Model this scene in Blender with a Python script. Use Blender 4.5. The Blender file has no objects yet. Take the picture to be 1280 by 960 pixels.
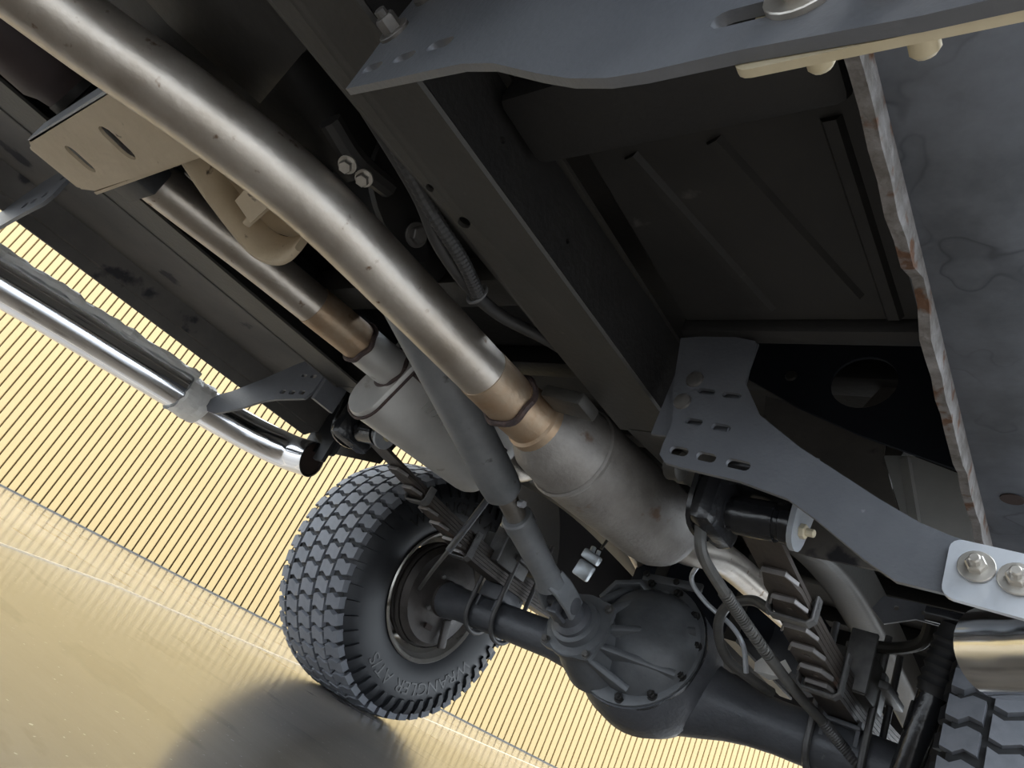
import bpy, bmesh, math, random
from mathutils import Vector, Matrix, Euler
random.seed(7)
R = math.radians
scene = bpy.context.scene
col = scene.collection

# ------------------------------------------------------------------ camera
CAM_AZ, CAM_PITCH, CAM_ROLL = R(47.1), R(23.1), R(27.3)
CAM_POS = Vector((0, 0, .155))
_H = Vector((-math.sin(CAM_AZ), math.cos(CAM_AZ), 0)); _R = Vector((math.cos(CAM_AZ), math.sin(CAM_AZ), 0)); _U = Vector((0, 0, 1))
_fw = _H*math.cos(CAM_PITCH) + _U*math.sin(CAM_PITCH); _up = _U*math.cos(CAM_PITCH) - _H*math.sin(CAM_PITCH)
_cr, _sr = math.cos(CAM_ROLL), math.sin(CAM_ROLL)
_px = _R*_cr + _up*_sr; _py = _up*_cr - _R*_sr
cd = bpy.data.cameras.new('camera'); cam = bpy.data.objects.new('camera', cd); col.objects.link(cam)
cd.sensor_width = 36; cd.lens = 887/1280*36; cd.clip_start = .02
M = Matrix.Identity(4)
for i in range(3):
    M[i][0] = _px[i]; M[i][1] = _py[i]; M[i][2] = -_fw[i]; M[i][3] = CAM_POS[i]
cam.matrix_world = M
scene.camera = cam
# ------------------------------------------------------------------ sky, sun, exposure
w = bpy.data.worlds.new('sky'); scene.world = w; w.use_nodes = True
bg = w.node_tree.nodes['Background']
bg.inputs[0].default_value = (.84, .92, 1.0, 1); bg.inputs[1].default_value = 1.45
sd = bpy.data.lights.new('sun', 'SUN'); sun = bpy.data.objects.new('sun', sd); col.objects.link(sun)
sd.energy = .4; sd.angle = R(6); sd.color = (1, .93, .82)
sun.rotation_euler = Vector((-.48, .36, -1.0)).to_track_quat('-Z', 'Y').to_euler(); sun.location = (6, -5, 9)
scene.view_settings.view_transform = 'Standard'; scene.view_settings.look = 'None'
scene.view_settings.gamma = 1; scene.view_settings.use_curve_mapping = False
scene.view_settings.exposure = 1.4

# ------------------------------------------------------------------ materials
def mat(name, c1, c2=None, rough=.5, metal=0., nscale=8., bump=0., bscale=60., c3=None, spot=.62, sscale=20., stretch=(1,1,1), rvar=.12, spec=.5, contour=None):
    m = bpy.data.materials.new(name); m.use_nodes = True
    nt = m.node_tree; N = nt.nodes; L = nt.links; b = N['Principled BSDF']
    tc = N.new('ShaderNodeTexCoord'); mp = N.new('ShaderNodeMapping'); mp.inputs['Scale'].default_value = stretch
    L.new(tc.outputs['Object'], mp.inputs[0])
    n1 = N.new('ShaderNodeTexNoise'); n1.inputs['Scale'].default_value = nscale; n1.inputs['Detail'].default_value = 6; n1.inputs['Roughness'].default_value = .65
    L.new(mp.outputs[0], n1.inputs['Vector'])
    r = N.new('ShaderNodeValToRGB'); r.color_ramp.elements[0].position = .35; r.color_ramp.elements[1].position = .68
    r.color_ramp.elements[0].color = (*c1, 1); r.color_ramp.elements[1].color = (*(c2 or c1), 1)
    L.new(n1.outputs['Fac'], r.inputs[0]); out = r.outputs[0]
    if c3:
        n2 = N.new('ShaderNodeTexNoise'); n2.inputs['Scale'].default_value = sscale; n2.inputs['Detail'].default_value = 5
        L.new(mp.outputs[0], n2.inputs['Vector'])
        r2 = N.new('ShaderNodeValToRGB'); r2.color_ramp.elements[0].position = spot; r2.color_ramp.elements[1].position = spot + .06
        L.new(n2.outputs['Fac'], r2.inputs[0])
        mx = N.new('ShaderNodeMix'); mx.data_type = 'RGBA'; mx.inputs[7].default_value = (*c3, 1)
        L.new(r2.outputs[0], mx.inputs[0]); L.new(out, mx.inputs[6]); out = mx.outputs[2]
    if contour:
        n4 = N.new('ShaderNodeTexNoise'); n4.inputs['Scale'].default_value = contour[0]; n4.inputs['Detail'].default_value = 2
        L.new(mp.outputs[0], n4.inputs['Vector'])
        r4 = N.new('ShaderNodeValToRGB'); e = r4.color_ramp.elements
        e[0].position = .545; e[0].color = (0,0,0,1); e[1].position = .60; e[1].color = (0,0,0,1)
        q = e.new(.56); q.color = (.8,.8,.8,1); q = e.new(.572); q.color = (.25,.25,.25,1)
        L.new(n4.outputs['Fac'], r4.inputs[0])
        n5 = N.new('ShaderNodeTexNoise'); n5.inputs['Scale'].default_value = 5; L.new(mp.outputs[0], n5.inputs['Vector'])
        r5 = N.new('ShaderNodeMapRange'); r5.inputs['From Min'].default_value = .46; r5.inputs['From Max'].default_value = .58; L.new(n5.outputs['Fac'], r5.inputs[0])
        mm = N.new('ShaderNodeMath'); mm.operation = 'MULTIPLY'; L.new(r4.outputs[0], mm.inputs[0]); L.new(r5.outputs[0], mm.inputs[1])
        m4 = N.new('ShaderNodeMix'); m4.data_type = 'RGBA'; m4.inputs[7].default_value = (*contour[1], 1)
        L.new(mm.outputs[0], m4.inputs[0]); L.new(out, m4.inputs[6]); out = m4.outputs[2]
    L.new(out, b.inputs['Base Color'])
    b.inputs['Metallic'].default_value = metal; b.inputs['Specular IOR Level'].default_value = spec
    rr = N.new('ShaderNodeMapRange'); rr.inputs['To Min'].default_value = max(.02, rough - rvar); rr.inputs['To Max'].default_value = min(1, rough + rvar)
    L.new(n1.outputs['Fac'], rr.inputs[0]); L.new(rr.outputs[0], b.inputs['Roughness'])
    if bump:
        n3 = N.new('ShaderNodeTexNoise'); n3.inputs['Scale'].default_value = bscale; n3.inputs['Detail'].default_value = 4
        L.new(mp.outputs[0], n3.inputs['Vector'])
        bp = N.new('ShaderNodeBump'); bp.inputs['Strength'].default_value = bump; bp.inputs['Distance'].default_value = .004
        L.new(n3.outputs['Fac'], bp.inputs['Height']); L.new(bp.outputs[0], b.inputs['Normal'])
    return m

MT = dict(
 steel=mat('aluminised steel', (.42,.37,.315), (.64,.60,.55), .38, .85, 6, .12, 90, (.20,.13,.085), .665, 40),
 rusty=mat('heat tinted steel', (.44,.30,.19), (.52,.43,.33), .48, .7, 14, .2, 90, (.22,.12,.07), .62, 18),
 weld=mat('weld bead', (.055,.045,.05), (.13,.09,.08), .6, .4, 60, .6, 160),
 silver=mat('grey muffler shell', (.56,.56,.55), (.68,.68,.67), .46, .45, 7, .08, 60, (.36,.33,.29), .67, 12),
 dull=mat('weathered muffler shell', (.25,.238,.23), (.38,.37,.36), .52, .5, 12, .25, 140, (.20,.14,.11), .64, 14),
 frame=mat('black frame paint', (.030,.029,.027), (.048,.046,.042), .50, 0, 6, .15, 120, (.085,.08,.07), .70, 30),
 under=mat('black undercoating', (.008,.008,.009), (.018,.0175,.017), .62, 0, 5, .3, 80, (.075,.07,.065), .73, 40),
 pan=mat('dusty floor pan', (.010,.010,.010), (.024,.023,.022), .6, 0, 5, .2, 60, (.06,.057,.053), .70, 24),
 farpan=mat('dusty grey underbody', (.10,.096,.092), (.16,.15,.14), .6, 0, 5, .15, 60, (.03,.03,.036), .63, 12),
 rocker=mat('grey primer with stains', (.055,.061,.072), (.12,.13,.15), .5, 0, 9, .1, 60, contour=(14,(.02,.023,.03))),
 pinch=mat('worn sheet edge', (.11,.10,.09), (.26,.25,.25), .6, .2, 40, .8, 90, (.11,.055,.03), .56, 34),
 bracket=mat('satin black powder coat', (.105,.113,.130), (.150,.160,.180), .46, .1, 5, .15, 220, (.24,.25,.27), .735, 60),
 plate=mat('zinc plated steel', (.52,.56,.62), (.64,.68,.74), .42, .5, 9, .08, 80, (.40,.42,.45), .66, 22),
 bolt=mat('zinc bolt', (.42,.40,.37), (.60,.58,.54), .38, .8, 30, .1, 90),
 dirtybolt=mat('dull bolt', (.11,.11,.11), (.19,.18,.17), .5, .5, 30, .1, 90),
 yellowzinc=mat('dusty cream bolt', (.50,.44,.30), (.62,.56,.42), .55, .1, 20, .1, 60),
 axle=mat('dark axle casting', (.075,.080,.092), (.125,.132,.15), .45, .15, 8, .3, 90, (.20,.21,.23), .70, 24),
 carrier=mat('grey painted casting', (.09,.098,.108), (.16,.17,.185), .45, .15, 7, .25, 70, (.22,.23,.24), .68, 16),
 shaft=mat('grey dusty shaft', (.19,.205,.225), (.30,.315,.335), .52, .3, 8, .15, 100, (.10,.10,.105), .66, 24),
 shaftbare=mat('bare splined steel', (.24,.225,.21), (.36,.34,.32), .42, .7, 20, .1, 80),
 gloss=mat('gloss black paint', (.016,.017,.02), (.030,.032,.036), .22, .1, 7, .25, 70, rvar=.06),
 leaf=mat('spring steel', (.050,.043,.040), (.10,.085,.075), .48, .4, 12, .35, 70, (.17,.085,.045), .66, 14, (1,.35,1)),
 leafedge=mat('worn leaf edge', (.22,.21,.21), (.32,.31,.31), .45, .5, 20, .2, 60),
 ubolt=mat('u bolt steel', (.085,.085,.09), (.16,.16,.16), .5, .4, 20, .2, 80),
 rubber=mat('black rubber', (.018,.019,.022), (.032,.034,.038), .55, 0, 10, .1, 80),
 sidewall=mat('tyre sidewall', (.012,.0135,.017), (.021,.023,.028), .5, 0, 4, .05, 60),
 tread=mat('dusty tread rubber', (.12,.13,.15), (.18,.19,.215), .62, 0, 14, .2, 90, (.17,.165,.16), .66, 30),
 groove=mat('tyre groove rubber', (.020,.021,.023), (.035,.036,.038), .7, 0, 10, .1, 60),
 letter=mat('moulded letter rubber', (.006,.006,.007), (.011,.011,.012), .35, 0, 10),
 rim=mat('steel rim', (.42,.40,.37), (.58,.56,.52), .36, .7, 8, .1, 60, (.14,.12,.10), .66, 14),
 drum=mat('rusty drum', (.045,.040,.038), (.085,.075,.070), .55, .3, 9, .3, 60, (.12,.07,.045), .68, 12),
 chrome=mat('chrome', (.80,.82,.85), (.88,.89,.92), .13, 1, 6, .02, 40, (.35,.30,.24), .74, 26, rvar=.07),
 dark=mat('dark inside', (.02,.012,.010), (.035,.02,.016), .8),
 film=mat('white plastic film', (.82,.82,.80), (.92,.92,.90), .38, 0, 30, .5, 60),
 tan=mat('dust covered steel', (.52,.43,.30), (.62,.52,.38), .62, .1, 10, .35, 70, (.10,.075,.055), .68, 34),
 bluegrey=mat('blue grey steel', (.30,.325,.36), (.42,.45,.49), .5, .2, 14, .2, 70),
 gearcase=mat('oily gear case', (.016,.016,.017), (.030,.029,.028), .5, .2, 6, .25, 50),
 redprime=mat('dark red primer tube', (.050,.036,.038), (.075,.056,.056), .55, .1, 6, .15, 50),
 loom=mat('black conduit', (.022,.022,.023), (.035,.035,.036), .55, 0, 20),
 cable=mat('grey cable', (.085,.085,.085), (.13,.13,.125), .5, .2, 20),
 sheet=mat('pale galvanised sheet', (.50,.53,.54), (.62,.64,.65), .5, .2, 6, .1, 50),
 tank=mat('navy black tank', (.014,.017,.024), (.022,.026,.034), .8, 0, 6, .1, 40, spec=.15),
 body=mat('dark body paint', (.03,.03,.034), (.04,.04,.044), .35, 0, 4),
 clip=mat('pale alloy block', (.50,.56,.62), (.62,.67,.72), .4, .4, 20, .3, 60),
 wallrib=mat('cream painted cladding', (.49,.365,.175), (.52,.395,.20), .55, 0, 2, .04, 30, (.48,.34,.175), .72, 3),
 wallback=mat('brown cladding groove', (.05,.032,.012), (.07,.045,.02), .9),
)
# concrete floor: smooth trowelled, streaked
def floor_mat():
    m = mat('worn polished concrete', (.20,.165,.13), (.35,.30,.245), .32, 0, 3.5, .22, 30, (.115,.092,.072), .60, 9, (.30, 1.0, 1), .07)
    nt = m.node_tree; N = nt.nodes; L = nt.links; b = N['Principled BSDF']
    # fine dark scuffs and pale specks
    tc = N.new('ShaderNodeTexCoord')
    nz = N.new('ShaderNodeTexNoise'); nz.inputs['Scale'].default_value = 120; nz.inputs['Detail'].default_value = 2
    L.new(tc.outputs['Object'], nz.inputs['Vector'])
    rp = N.new('ShaderNodeValToRGB'); rp.color_ramp.elements[0].position = .70; rp.color_ramp.elements[1].position = .75
    L.new(nz.outputs['Fac'], rp.inputs[0])
    src = b.inputs['Base Color'].links[0].from_socket
    mx = N.new('ShaderNodeMix'); mx.data_type = 'RGBA'; mx.inputs[7].default_value = (.75,.73,.70,1)
    L.new(rp.outputs[0], mx.inputs[0]); L.new(src, mx.inputs[6]); L.new(mx.outputs[2], b.inputs['Base Color'])
    return m
MT['floor'] = floor_mat()
_b = MT['floor'].node_tree.nodes['Principled BSDF']; _b.inputs['Coat Weight'].default_value = 1; _b.inputs['Coat Roughness'].default_value = .165; _b.inputs['Coat IOR'].default_value = 1.55

# ------------------------------------------------------------------ helpers
def newbm(): return bmesh.new()
def obj(name, bm, m, parent=None, sharp=35, smooth=True):
    me = bpy.data.meshes.new(name)
    if isinstance(bm, bpy.types.Mesh): me = bm
    else:
        bmesh.ops.recalc_face_normals(bm, faces=bm.faces)
        bm.to_mesh(me); bm.free()
    if smooth:
        for p in me.polygons: p.use_smooth = True
        me.set_sharp_from_angle(angle=R(sharp))
    me.materials.clear(); me.materials.append(MT[m])
    o = bpy.data.objects.new(name, me); col.objects.link(o)
    if parent is not None:
        o.parent = parent
        off = wloc(parent)
    else:
        vs = [v.co for v in me.vertices]
        off = Vector(((min(v.x for v in vs)+max(v.x for v in vs))/2, (min(v.y for v in vs)+max(v.y for v in vs))/2, min(v.z for v in vs)))
        o.location = off
    me.transform(Matrix.Translation(-off))
    o['_w'] = 0; del o['_w']
    return o
def wloc(o):
    v = Vector((0,0,0))
    while o is not None:
        v += o.location; o = o.parent
    return v
def thing(name, label, cat, loc, group=None):
    o = bpy.data.objects.new(name, None); col.objects.link(o); o.location = loc; o.empty_display_size = .1
    return tag(o, label, cat, group)
def tag(o, label=None, cat=None, group=None, kind=None):
    if label: o['label'] = label
    if cat: o['category'] = cat
    if group: o['group'] = group
    if kind: o['kind'] = kind
    return o
def share(src, name, parent, delta=Vector((0,0,0)), rot=None, origin=None):
    """copy of a part that shares its mesh data"""
    o = src.copy(); o.name = name; col.objects.link(o); o.parent = parent
    o.location = src.location + delta
    return o
def box(bm, c, s, rot=None, bev=0):
    r = bmesh.ops.create_cube(bm, size=1)
    mt = Matrix.Translation(Vector(c)) @ (rot.to_4x4() if rot else Matrix.Identity(4)) @ Matrix.Diagonal((*s, 1))
    bmesh.ops.transform(bm, matrix=mt, verts=r['verts'])
    if bev:
        es = {e for v in r['verts'] for e in v.link_edges}
        bmesh.ops.bevel(bm, geom=list(es), offset=bev, segments=2, profile=.5, affect='EDGES')
def frame_for(d):
    d = Vector(d).normalized()
    a = Vector((0,0,1)) if abs(d.z) < .9 else Vector((1,0,0))
    x = d.cross(a).normalized(); y = d.cross(x).normalized()
    return x, y, d
def catmull(pts, n):
    P = [Vector(p) for p in pts]; P = [P[0]*2-P[1]] + P + [P[-1]*2-P[-2]]; out = []
    for i in range(1, len(P)-2):
        for k in range(n):
            t = k/n; p0, p1, p2, p3 = P[i-1:i+3]
            out.append(.5*((2*p1)+(p2-p0)*t+(2*p0-5*p1+4*p2-p3)*t*t+(-p0+3*p1-3*p2+p3)*t**3))
    out.append(P[-2]); return out
def sweep(bm, pts, sec, caps=True, scale=None, up=None):
    """sweep closed 2-D section along pts; up fixes the section's second axis"""
    pts = [Vector(p) for p in pts]; n = len(pts); rings = []; x = y = None
    for i, p in enumerate(pts):
        d = (pts[min(i+1, n-1)] - pts[max(i-1, 0)]).normalized()
        if up is not None:
            x = d.cross(Vector(up)).normalized(); y = x.cross(d).normalized()
        elif x is None: x, y, _ = frame_for(d)
        else:
            x = (x - d*x.dot(d)).normalized(); y = d.cross(x).normalized()
        s = scale[i] if scale else 1
        rings.append([bm.verts.new(p + x*a*s + y*b*s) for a, b in sec])
    m = len(sec)
    for i in range(n-1):
        for k in range(m):
            bm.faces.new((rings[i][k], rings[i][(k+1) % m], rings[i+1][(k+1) % m], rings[i+1][k]))
    if caps:
        bm.faces.new(rings[0][::-1]); bm.faces.new(rings[-1])
    return rings
def circ(r, n=16, ry=None): return [(r*math.cos(2*math.pi*k/n), (ry or r)*math.sin(2*math.pi*k/n)) for k in range(n)]
def rrect(w, h, r, n=5):
    out = []
    for cx, cy, a0 in ((w/2-r, h/2-r, 0), (-w/2+r, h/2-r, 90), (-w/2+r, -h/2+r, 180), (w/2-r, -h/2+r, 270)):
        for k in range(n+1):
            a = R(a0 + 90*k/n); out.append((cx + r*math.cos(a), cy + r*math.sin(a)))
    return out
def tube(bm, pts, r, seg=16, n=6, caps=True, radii=None):
    P = catmull(pts, n) if n > 1 and len(pts) > 2 else [Vector(p) for p in pts]
    sc = None
    if radii:
        sc = []
        for i in range(len(P)):
            t = i/(len(P)-1)*(len(radii)-1); k = min(int(t), len(radii)-2); sc.append((radii[k]+(radii[k+1]-radii[k])*(t-k))/r)
    return sweep(bm, P, circ(r, seg), caps, sc)
def lathe(bm, o, d, prof, seg=32, close=True):
    """prof: list of (height along d, radius)"""
    o = Vector(o); x, y, d = frame_for(d); rings = []
    for h, r in prof:
        if r < 1e-5: rings.append([bm.verts.new(o + d*h)])
        else: rings.append([bm.verts.new(o + d*h + (x*math.cos(2*math.pi*k/seg) + y*math.sin(2*math.pi*k/seg))*r) for k in range(seg)])
    for a, b in zip(rings, rings[1:]):
        for k in range(seg):
            k2 = (k+1) % seg
            if len(a) == 1 and len(b) == 1: continue
            if len(a) == 1: bm.faces.new((a[0], b[k], b[k2]))
            elif len(b) == 1: bm.faces.new((a[k], b[0], a[k2]))
            else: bm.faces.new((a[k], a[k2], b[k2], b[k]))
    if close:
        for rg in (rings[0], rings[-1]):
            if len(rg) > 1: bm.faces.new(rg)
def hexbolt(bm, o, d, r=.009, h=.007, washer=0, stud=0):
    o = Vector(o); d = Vector(d).normalized()
    if washer: lathe(bm, o, d, [(0, washer), (.0025, washer), (.003, washer*.96)], 20); o = o + d*.003
    lathe(bm, o, d, [(0, r), (h*.85, r), (h, r*.86)], 6)
    if stud: lathe(bm, o + d*h*.98, d, [(0, r*.55), (stud*.9, r*.55), (stud, r*.42)], 10)
def plate_mesh(outline, holes, thick, mapf, bevel=0):
    """flat plate with real cut-outs: outline, holes in 2-D; mapf maps (a, b, t) to 3-D"""
    cu = bpy.data.curves.new('tmp', 'CURVE'); cu.dimensions = '2D'; cu.fill_mode = 'BOTH'; cu.extrude = thick/2; cu.bevel_depth = bevel
    for poly in [outline] + list(holes):
        sp = cu.splines.new('POLY'); sp.points.add(len(poly)-1); sp.use_cyclic_u = True
        for p, q in zip(sp.points, poly): p.co = (q[0], q[1], 0, 1)
    ob = bpy.data.objects.new('tmp', cu)
    me = bpy.data.meshes.new_from_object(ob)
    bpy.data.objects.remove(ob); bpy.data.curves.remove(cu)
    for v in me.vertices: v.co = mapf(v.co.x, v.co.y, v.co.z)
    b = bmesh.new(); b.from_mesh(me); bmesh.ops.remove_doubles(b, verts=b.verts, dist=1e-5)
    bpy.data.meshes.remove(me)
    return b
def slot(cx, cy, L, h, ang=0, n=6):
    out = []
    for s, a0 in ((1, -90), (-1, 90)):
        for k in range(n+1):
            a = R(a0 + 180*k/n); x = s*(L-h)/2 + h/2*math.cos(a); y = h/2*math.sin(a)
            out.append((cx + x*math.cos(ang) - y*math.sin(ang), cy + x*math.sin(ang) + y*math.cos(ang)))
    return out
def text_bm(s, size, depth):
    cu = bpy.data.curves.new('tmp', 'FONT'); cu.body = s; cu.size = size; cu.extrude = depth; cu.align_x = 'CENTER'; cu.resolution_u = 3
    ob = bpy.data.objects.new('tmp', cu); me = bpy.data.meshes.new_from_object(ob)
    bpy.data.objects.remove(ob); bpy.data.curves.remove(cu)
    b = bmesh.new(); b.from_mesh(me); bpy.data.meshes.remove(me)
    return b
def smoothpoly(pts, n=4):
    """closed Catmull-Rom through 2-D points"""
    out = []; m = len(pts)
    for i in range(m):
        p0, p1, p2, p3 = (Vector(pts[(i+k-1) % m]) for k in range(4))
        for k in range(n):
            t = k/n; q = .5*((2*p1)+(p2-p0)*t+(2*p0-5*p1+4*p2-p3)*t*t+(-p0+3*p1-3*p2+p3)*t**3); out.append((q.x, q.y))
    return out

# ================================================================== SETTING
bm = newbm(); box(bm, (-3, 3, -.1), (26, 26, .2))
fl = obj('floor', bm, 'floor'); tag(fl, 'smooth worn beige concrete floor with scuffs', 'floor', kind='structure')
bm = newbm(); sweep(bm, [(-1.84,-.2,.0005),(-1.92,.6,.0005),(-2.18,1.02,.0005),(-2.27,1.52,.0005),(-2.5,2.6,.0005),(-2.9,5,.0005)], [(-.012,-.001),(.012,-.001),(.008,.002),(-.008,.002)], up=(0,0,1))
obj('floor_joint', bm, 'tan', fl)
WA = Vector((-6.379, 1.742, 0)); WD = Vector((.501, .8655, 0)).normalized(); WN = Vector((WD.y, -WD.x, 0))
PITCH = .0625; S0, S1 = -4.2, 7.98; WH = 3.6
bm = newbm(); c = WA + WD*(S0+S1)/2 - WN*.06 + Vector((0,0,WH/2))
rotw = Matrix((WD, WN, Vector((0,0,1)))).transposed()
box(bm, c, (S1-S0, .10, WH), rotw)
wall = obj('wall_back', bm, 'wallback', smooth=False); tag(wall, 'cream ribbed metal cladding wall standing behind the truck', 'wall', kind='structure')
bm = newbm()
sec = [(-.0255,-.012),(.0255,-.012),(.0250,.010),(.021,.013),(-.021,.013),(-.0250,.010)]
vs = [[bm.verts.new(WD*a + WN*b + Vector((0,0,z))) for a, b in sec] for z in (.004, WH)]
for k in range(6): bm.faces.new((vs[0][k], vs[0][(k+1)%6], vs[1][(k+1)%6], vs[1][k]))
bm.faces.new(vs[0]); bm.faces.new(vs[1])
wl = wloc(wall)
rib = None
for i in range(int((S1-S0)/PITCH)):
    p = WA + WD*(S0 + PITCH*(i+.5))
    if rib is None:
        rib = obj('cladding_rib', bm, 'wallrib', wall, smooth=False)
        rib.data.transform(Matrix.Translation(wl)); rib.location = p - wl
    else:
        o = rib.copy(); col.objects.link(o); o.location = p - wl
bm = newbm(); box(bm, WA + WD*(S0+S1)/2 + WN*.012 + Vector((0,0,.006)), (S1-S0, .02, .012), rotw)
obj('base_flashing', bm, 'cable', wall)

# ================================================================== TRUCK BODY
body = thing('truck_body', 'dark underside of the truck body with floor pans and rocker panels', 'truck body', (-.965, .6, .6))
# floor pan (cab) with pressed ribs
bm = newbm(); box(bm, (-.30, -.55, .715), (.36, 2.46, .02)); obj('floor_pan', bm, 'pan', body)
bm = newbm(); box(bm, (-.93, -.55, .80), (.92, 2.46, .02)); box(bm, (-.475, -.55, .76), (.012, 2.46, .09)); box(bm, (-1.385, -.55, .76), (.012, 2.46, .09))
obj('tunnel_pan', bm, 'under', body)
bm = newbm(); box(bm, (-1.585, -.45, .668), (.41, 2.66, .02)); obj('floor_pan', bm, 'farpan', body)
def presrib(x0, y0, x1, y1, z=.705, wd=.014):
    bm = newbm(); a = Vector((x0,y0,z)); b = Vector((x1,y1,z)); sweep(bm, [a,b], [(-wd,.006),(-wd*.4,-.006),(wd*.4,-.006),(wd,.006)], up=(0,0,1)); return bm
for a in ((-.335,.40,-.255,.64),(-.43,.40,-.36,.66),(-.30,.05,-.30,.30),(-.40,.05,-.40,.30),(-.225,.40,-.222,.675)):
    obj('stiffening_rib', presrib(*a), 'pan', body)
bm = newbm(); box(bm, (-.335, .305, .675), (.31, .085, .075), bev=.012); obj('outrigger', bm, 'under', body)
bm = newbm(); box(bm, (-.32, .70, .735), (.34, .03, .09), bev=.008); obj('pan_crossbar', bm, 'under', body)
# near rocker panel and pinch weld
def rocker(cx, s, m):
    bm = newbm()
    prof = [(0,.604),(.06,.606),(.11,.620),(.135,.66),(.145,.72),(.15,.95),(.12,.95),(.11,.74),(.02,.725),(-.012,.70),(-.012,.606)]
    rings = [[bm.verts.new((cx + s*a, y, z)) for a, z in prof] for y in (-1.75, -.4, .3, .75, 1.08)]
    m_ = len(prof)
    for a, b in zip(rings, rings[1:]):
        for k in range(m_): bm.faces.new((a[k], a[(k+1)%m_], b[(k+1)%m_], b[k]))
    bm.faces.new(rings[0]); bm.faces.new(rings[-1])
    return obj('rocker_panel', bm, m, body)
rk = rocker(-.15, 1, 'rocker'); rk['label'] = 'stained blue grey rocker panel beside the step bracket'
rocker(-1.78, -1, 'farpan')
def pinch(x, m, ragged):
    bm = newbm(); pts = []; y = -1.7
    while y < 1.06:
        pts.append((y, .578 + (random.uniform(-.004,.004) if ragged else 0) + (.012 if ragged and .49 < y < .53 else 0))); y += .03
    out = [(p[0], p[1]) for p in pts] + [(1.06,.612),(-1.7,.612)]
    b = plate_mesh(out, [], .009, lambda a, b_, t: Vector((x+t, a, b_)))
    return obj('pinch_weld', b, m, body)
pw = pinch(-.152, 'pinch', True); pw['label'] = 'worn pale pinch weld flange with rust'
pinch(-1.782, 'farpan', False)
bm = newbm(); lathe(bm, (-.117,.88,.6045), (0,0,-1), [(0,.012),(.0015,.012)], 16); obj('drain_plug', bm, 'dark', body)
# cab sides and bed over everything so that light only comes from the sides
for x in (-.005, -1.925):
    bm = newbm(); box(bm, (x, -.35, 1.15), (.03, 2.8, .5)); obj('cab_side', bm, 'body', body)
bm = newbm(); box(bm, (-.965, -.35, 1.40), (1.95, 2.8, .03)); obj('cab_cover', bm, 'body', body)
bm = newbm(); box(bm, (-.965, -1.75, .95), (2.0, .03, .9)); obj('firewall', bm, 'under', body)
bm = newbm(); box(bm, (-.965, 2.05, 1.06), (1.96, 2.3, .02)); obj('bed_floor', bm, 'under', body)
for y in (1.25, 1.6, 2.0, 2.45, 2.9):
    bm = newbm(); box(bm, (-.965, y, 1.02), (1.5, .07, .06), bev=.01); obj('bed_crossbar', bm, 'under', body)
def bedside(x):
    arch = [(1.7 + .50*math.cos(R(a)), .52 + .50*math.sin(R(a))) for a in range(172, 7, -11)]
    out = [(1.045,.62)] + [p for p in arch if p[1] > .62] + [(2.3,.62),(3.2,.66),(3.2,1.5),(1.045,1.5)]
    return plate_mesh(out, [], .02, lambda a, b, t: Vector((x+t, a, b)))
obj('bed_side', bedside(.03), 'body', body); obj('bed_side', bedside(-1.96), 'body', body)
bm = newbm(); box(bm, (-.965, 3.2, 1.1), (2.05, .03, .8)); obj('tailgate', bm, 'body', body)
# inner wheel arches
def arch(x0, x1):
    bm = newbm(); pts = [(1.7 + .50*math.cos(R(a)), .52 + .50*math.sin(R(a))) for a in range(170, 5, -10)]
    v0 = [bm.verts.new((x0, a, b)) for a, b in pts]; v1 = [bm.verts.new((x1, a, b)) for a, b in pts]
    for k in range(len(pts)-1): bm.faces.new((v0[k], v0[k+1], v1[k+1], v1[k]))
    return bm
obj('wheel_arch', arch(-.26, .05), 'under', body); obj('wheel_arch', arch(-1.98, -1.64), 'under', body)
# rear cab bulkhead plate with round access hole
hole = [(-.365 + .052*math.cos(R(a)), .868 + .052*math.sin(R(a))) for a in range(0, 360, 15)]
bm = plate_mesh([(-.62,.93),(-.62,1.04),(-.16,1.04),(-.16,.71),(-.216,.727),(-.345,.765),(-.46,.81),(-.56,.86)], [hole], .006, lambda a, b, t: Vector((a, 1.05+t, b)))
bk = obj('bulkhead_plate', bm, 'tank', body); bk['label'] = 'dark bulkhead plate with a round access hole'
for x, z in ((-.486,.872),(-.255,.90)):
    bm = newbm(); lathe(bm, (x,1.046,z), (0,-1,0), [(0,.011),(.004,.009)], 12); obj('grommet', bm, 'frame', bk)
bm = newbm(); box(bm, (-.42,1.25,.86), (.07,.02,.3), Euler((0,R(25),0)).to_matrix()); box(bm, (-.34,1.25,.86), (.03,.05,.3), Euler((0,R(18),0)).to_matrix()); obj('bulkhead_stay', bm, 'farpan', body)
bm = newbm(); box(bm, (-.52,.98,.965), (.11,.03,.07), bev=.006); box(bm, (-.50,.97,.925), (.16,.05,.012)); obj('body_mount', bm, 'pan', body)
# brace behind the near bracket
bm = plate_mesh([(-.56,.88),(-.335,.82),(-.331,.775),(-.29,.68),(-.30,.58),(-.50,.58)], [], .006, lambda a, b, t: Vector((a, 1.13+t, b))); obj('bulkhead_brace', bm, 'farpan', body)

sh = thing('splash_shield', 'pale grey folded sheet metal shield tucked behind the rocker panel', 'shield', (-.28, 1.2, .60))
bm = plate_mesh([(-.352,.817),(-.308,.823),(-.228,.797),(-.19,.70),(-.19,.62),(-.27,.62),(-.30,.70)], [], .004, lambda a, b, t: Vector((a, 1.2+t, b))); obj('panel', bm, 'sheet', sh)
bm = newbm(); sweep(bm, [(-.312,1.196,.815),(-.298,1.196,.77),(-.262,1.196,.655)], [(-.014,0),(0,-.012),(.004,0)], up=(0,1,0)); obj('pressed_fold', bm, 'sheet', sh)

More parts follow.
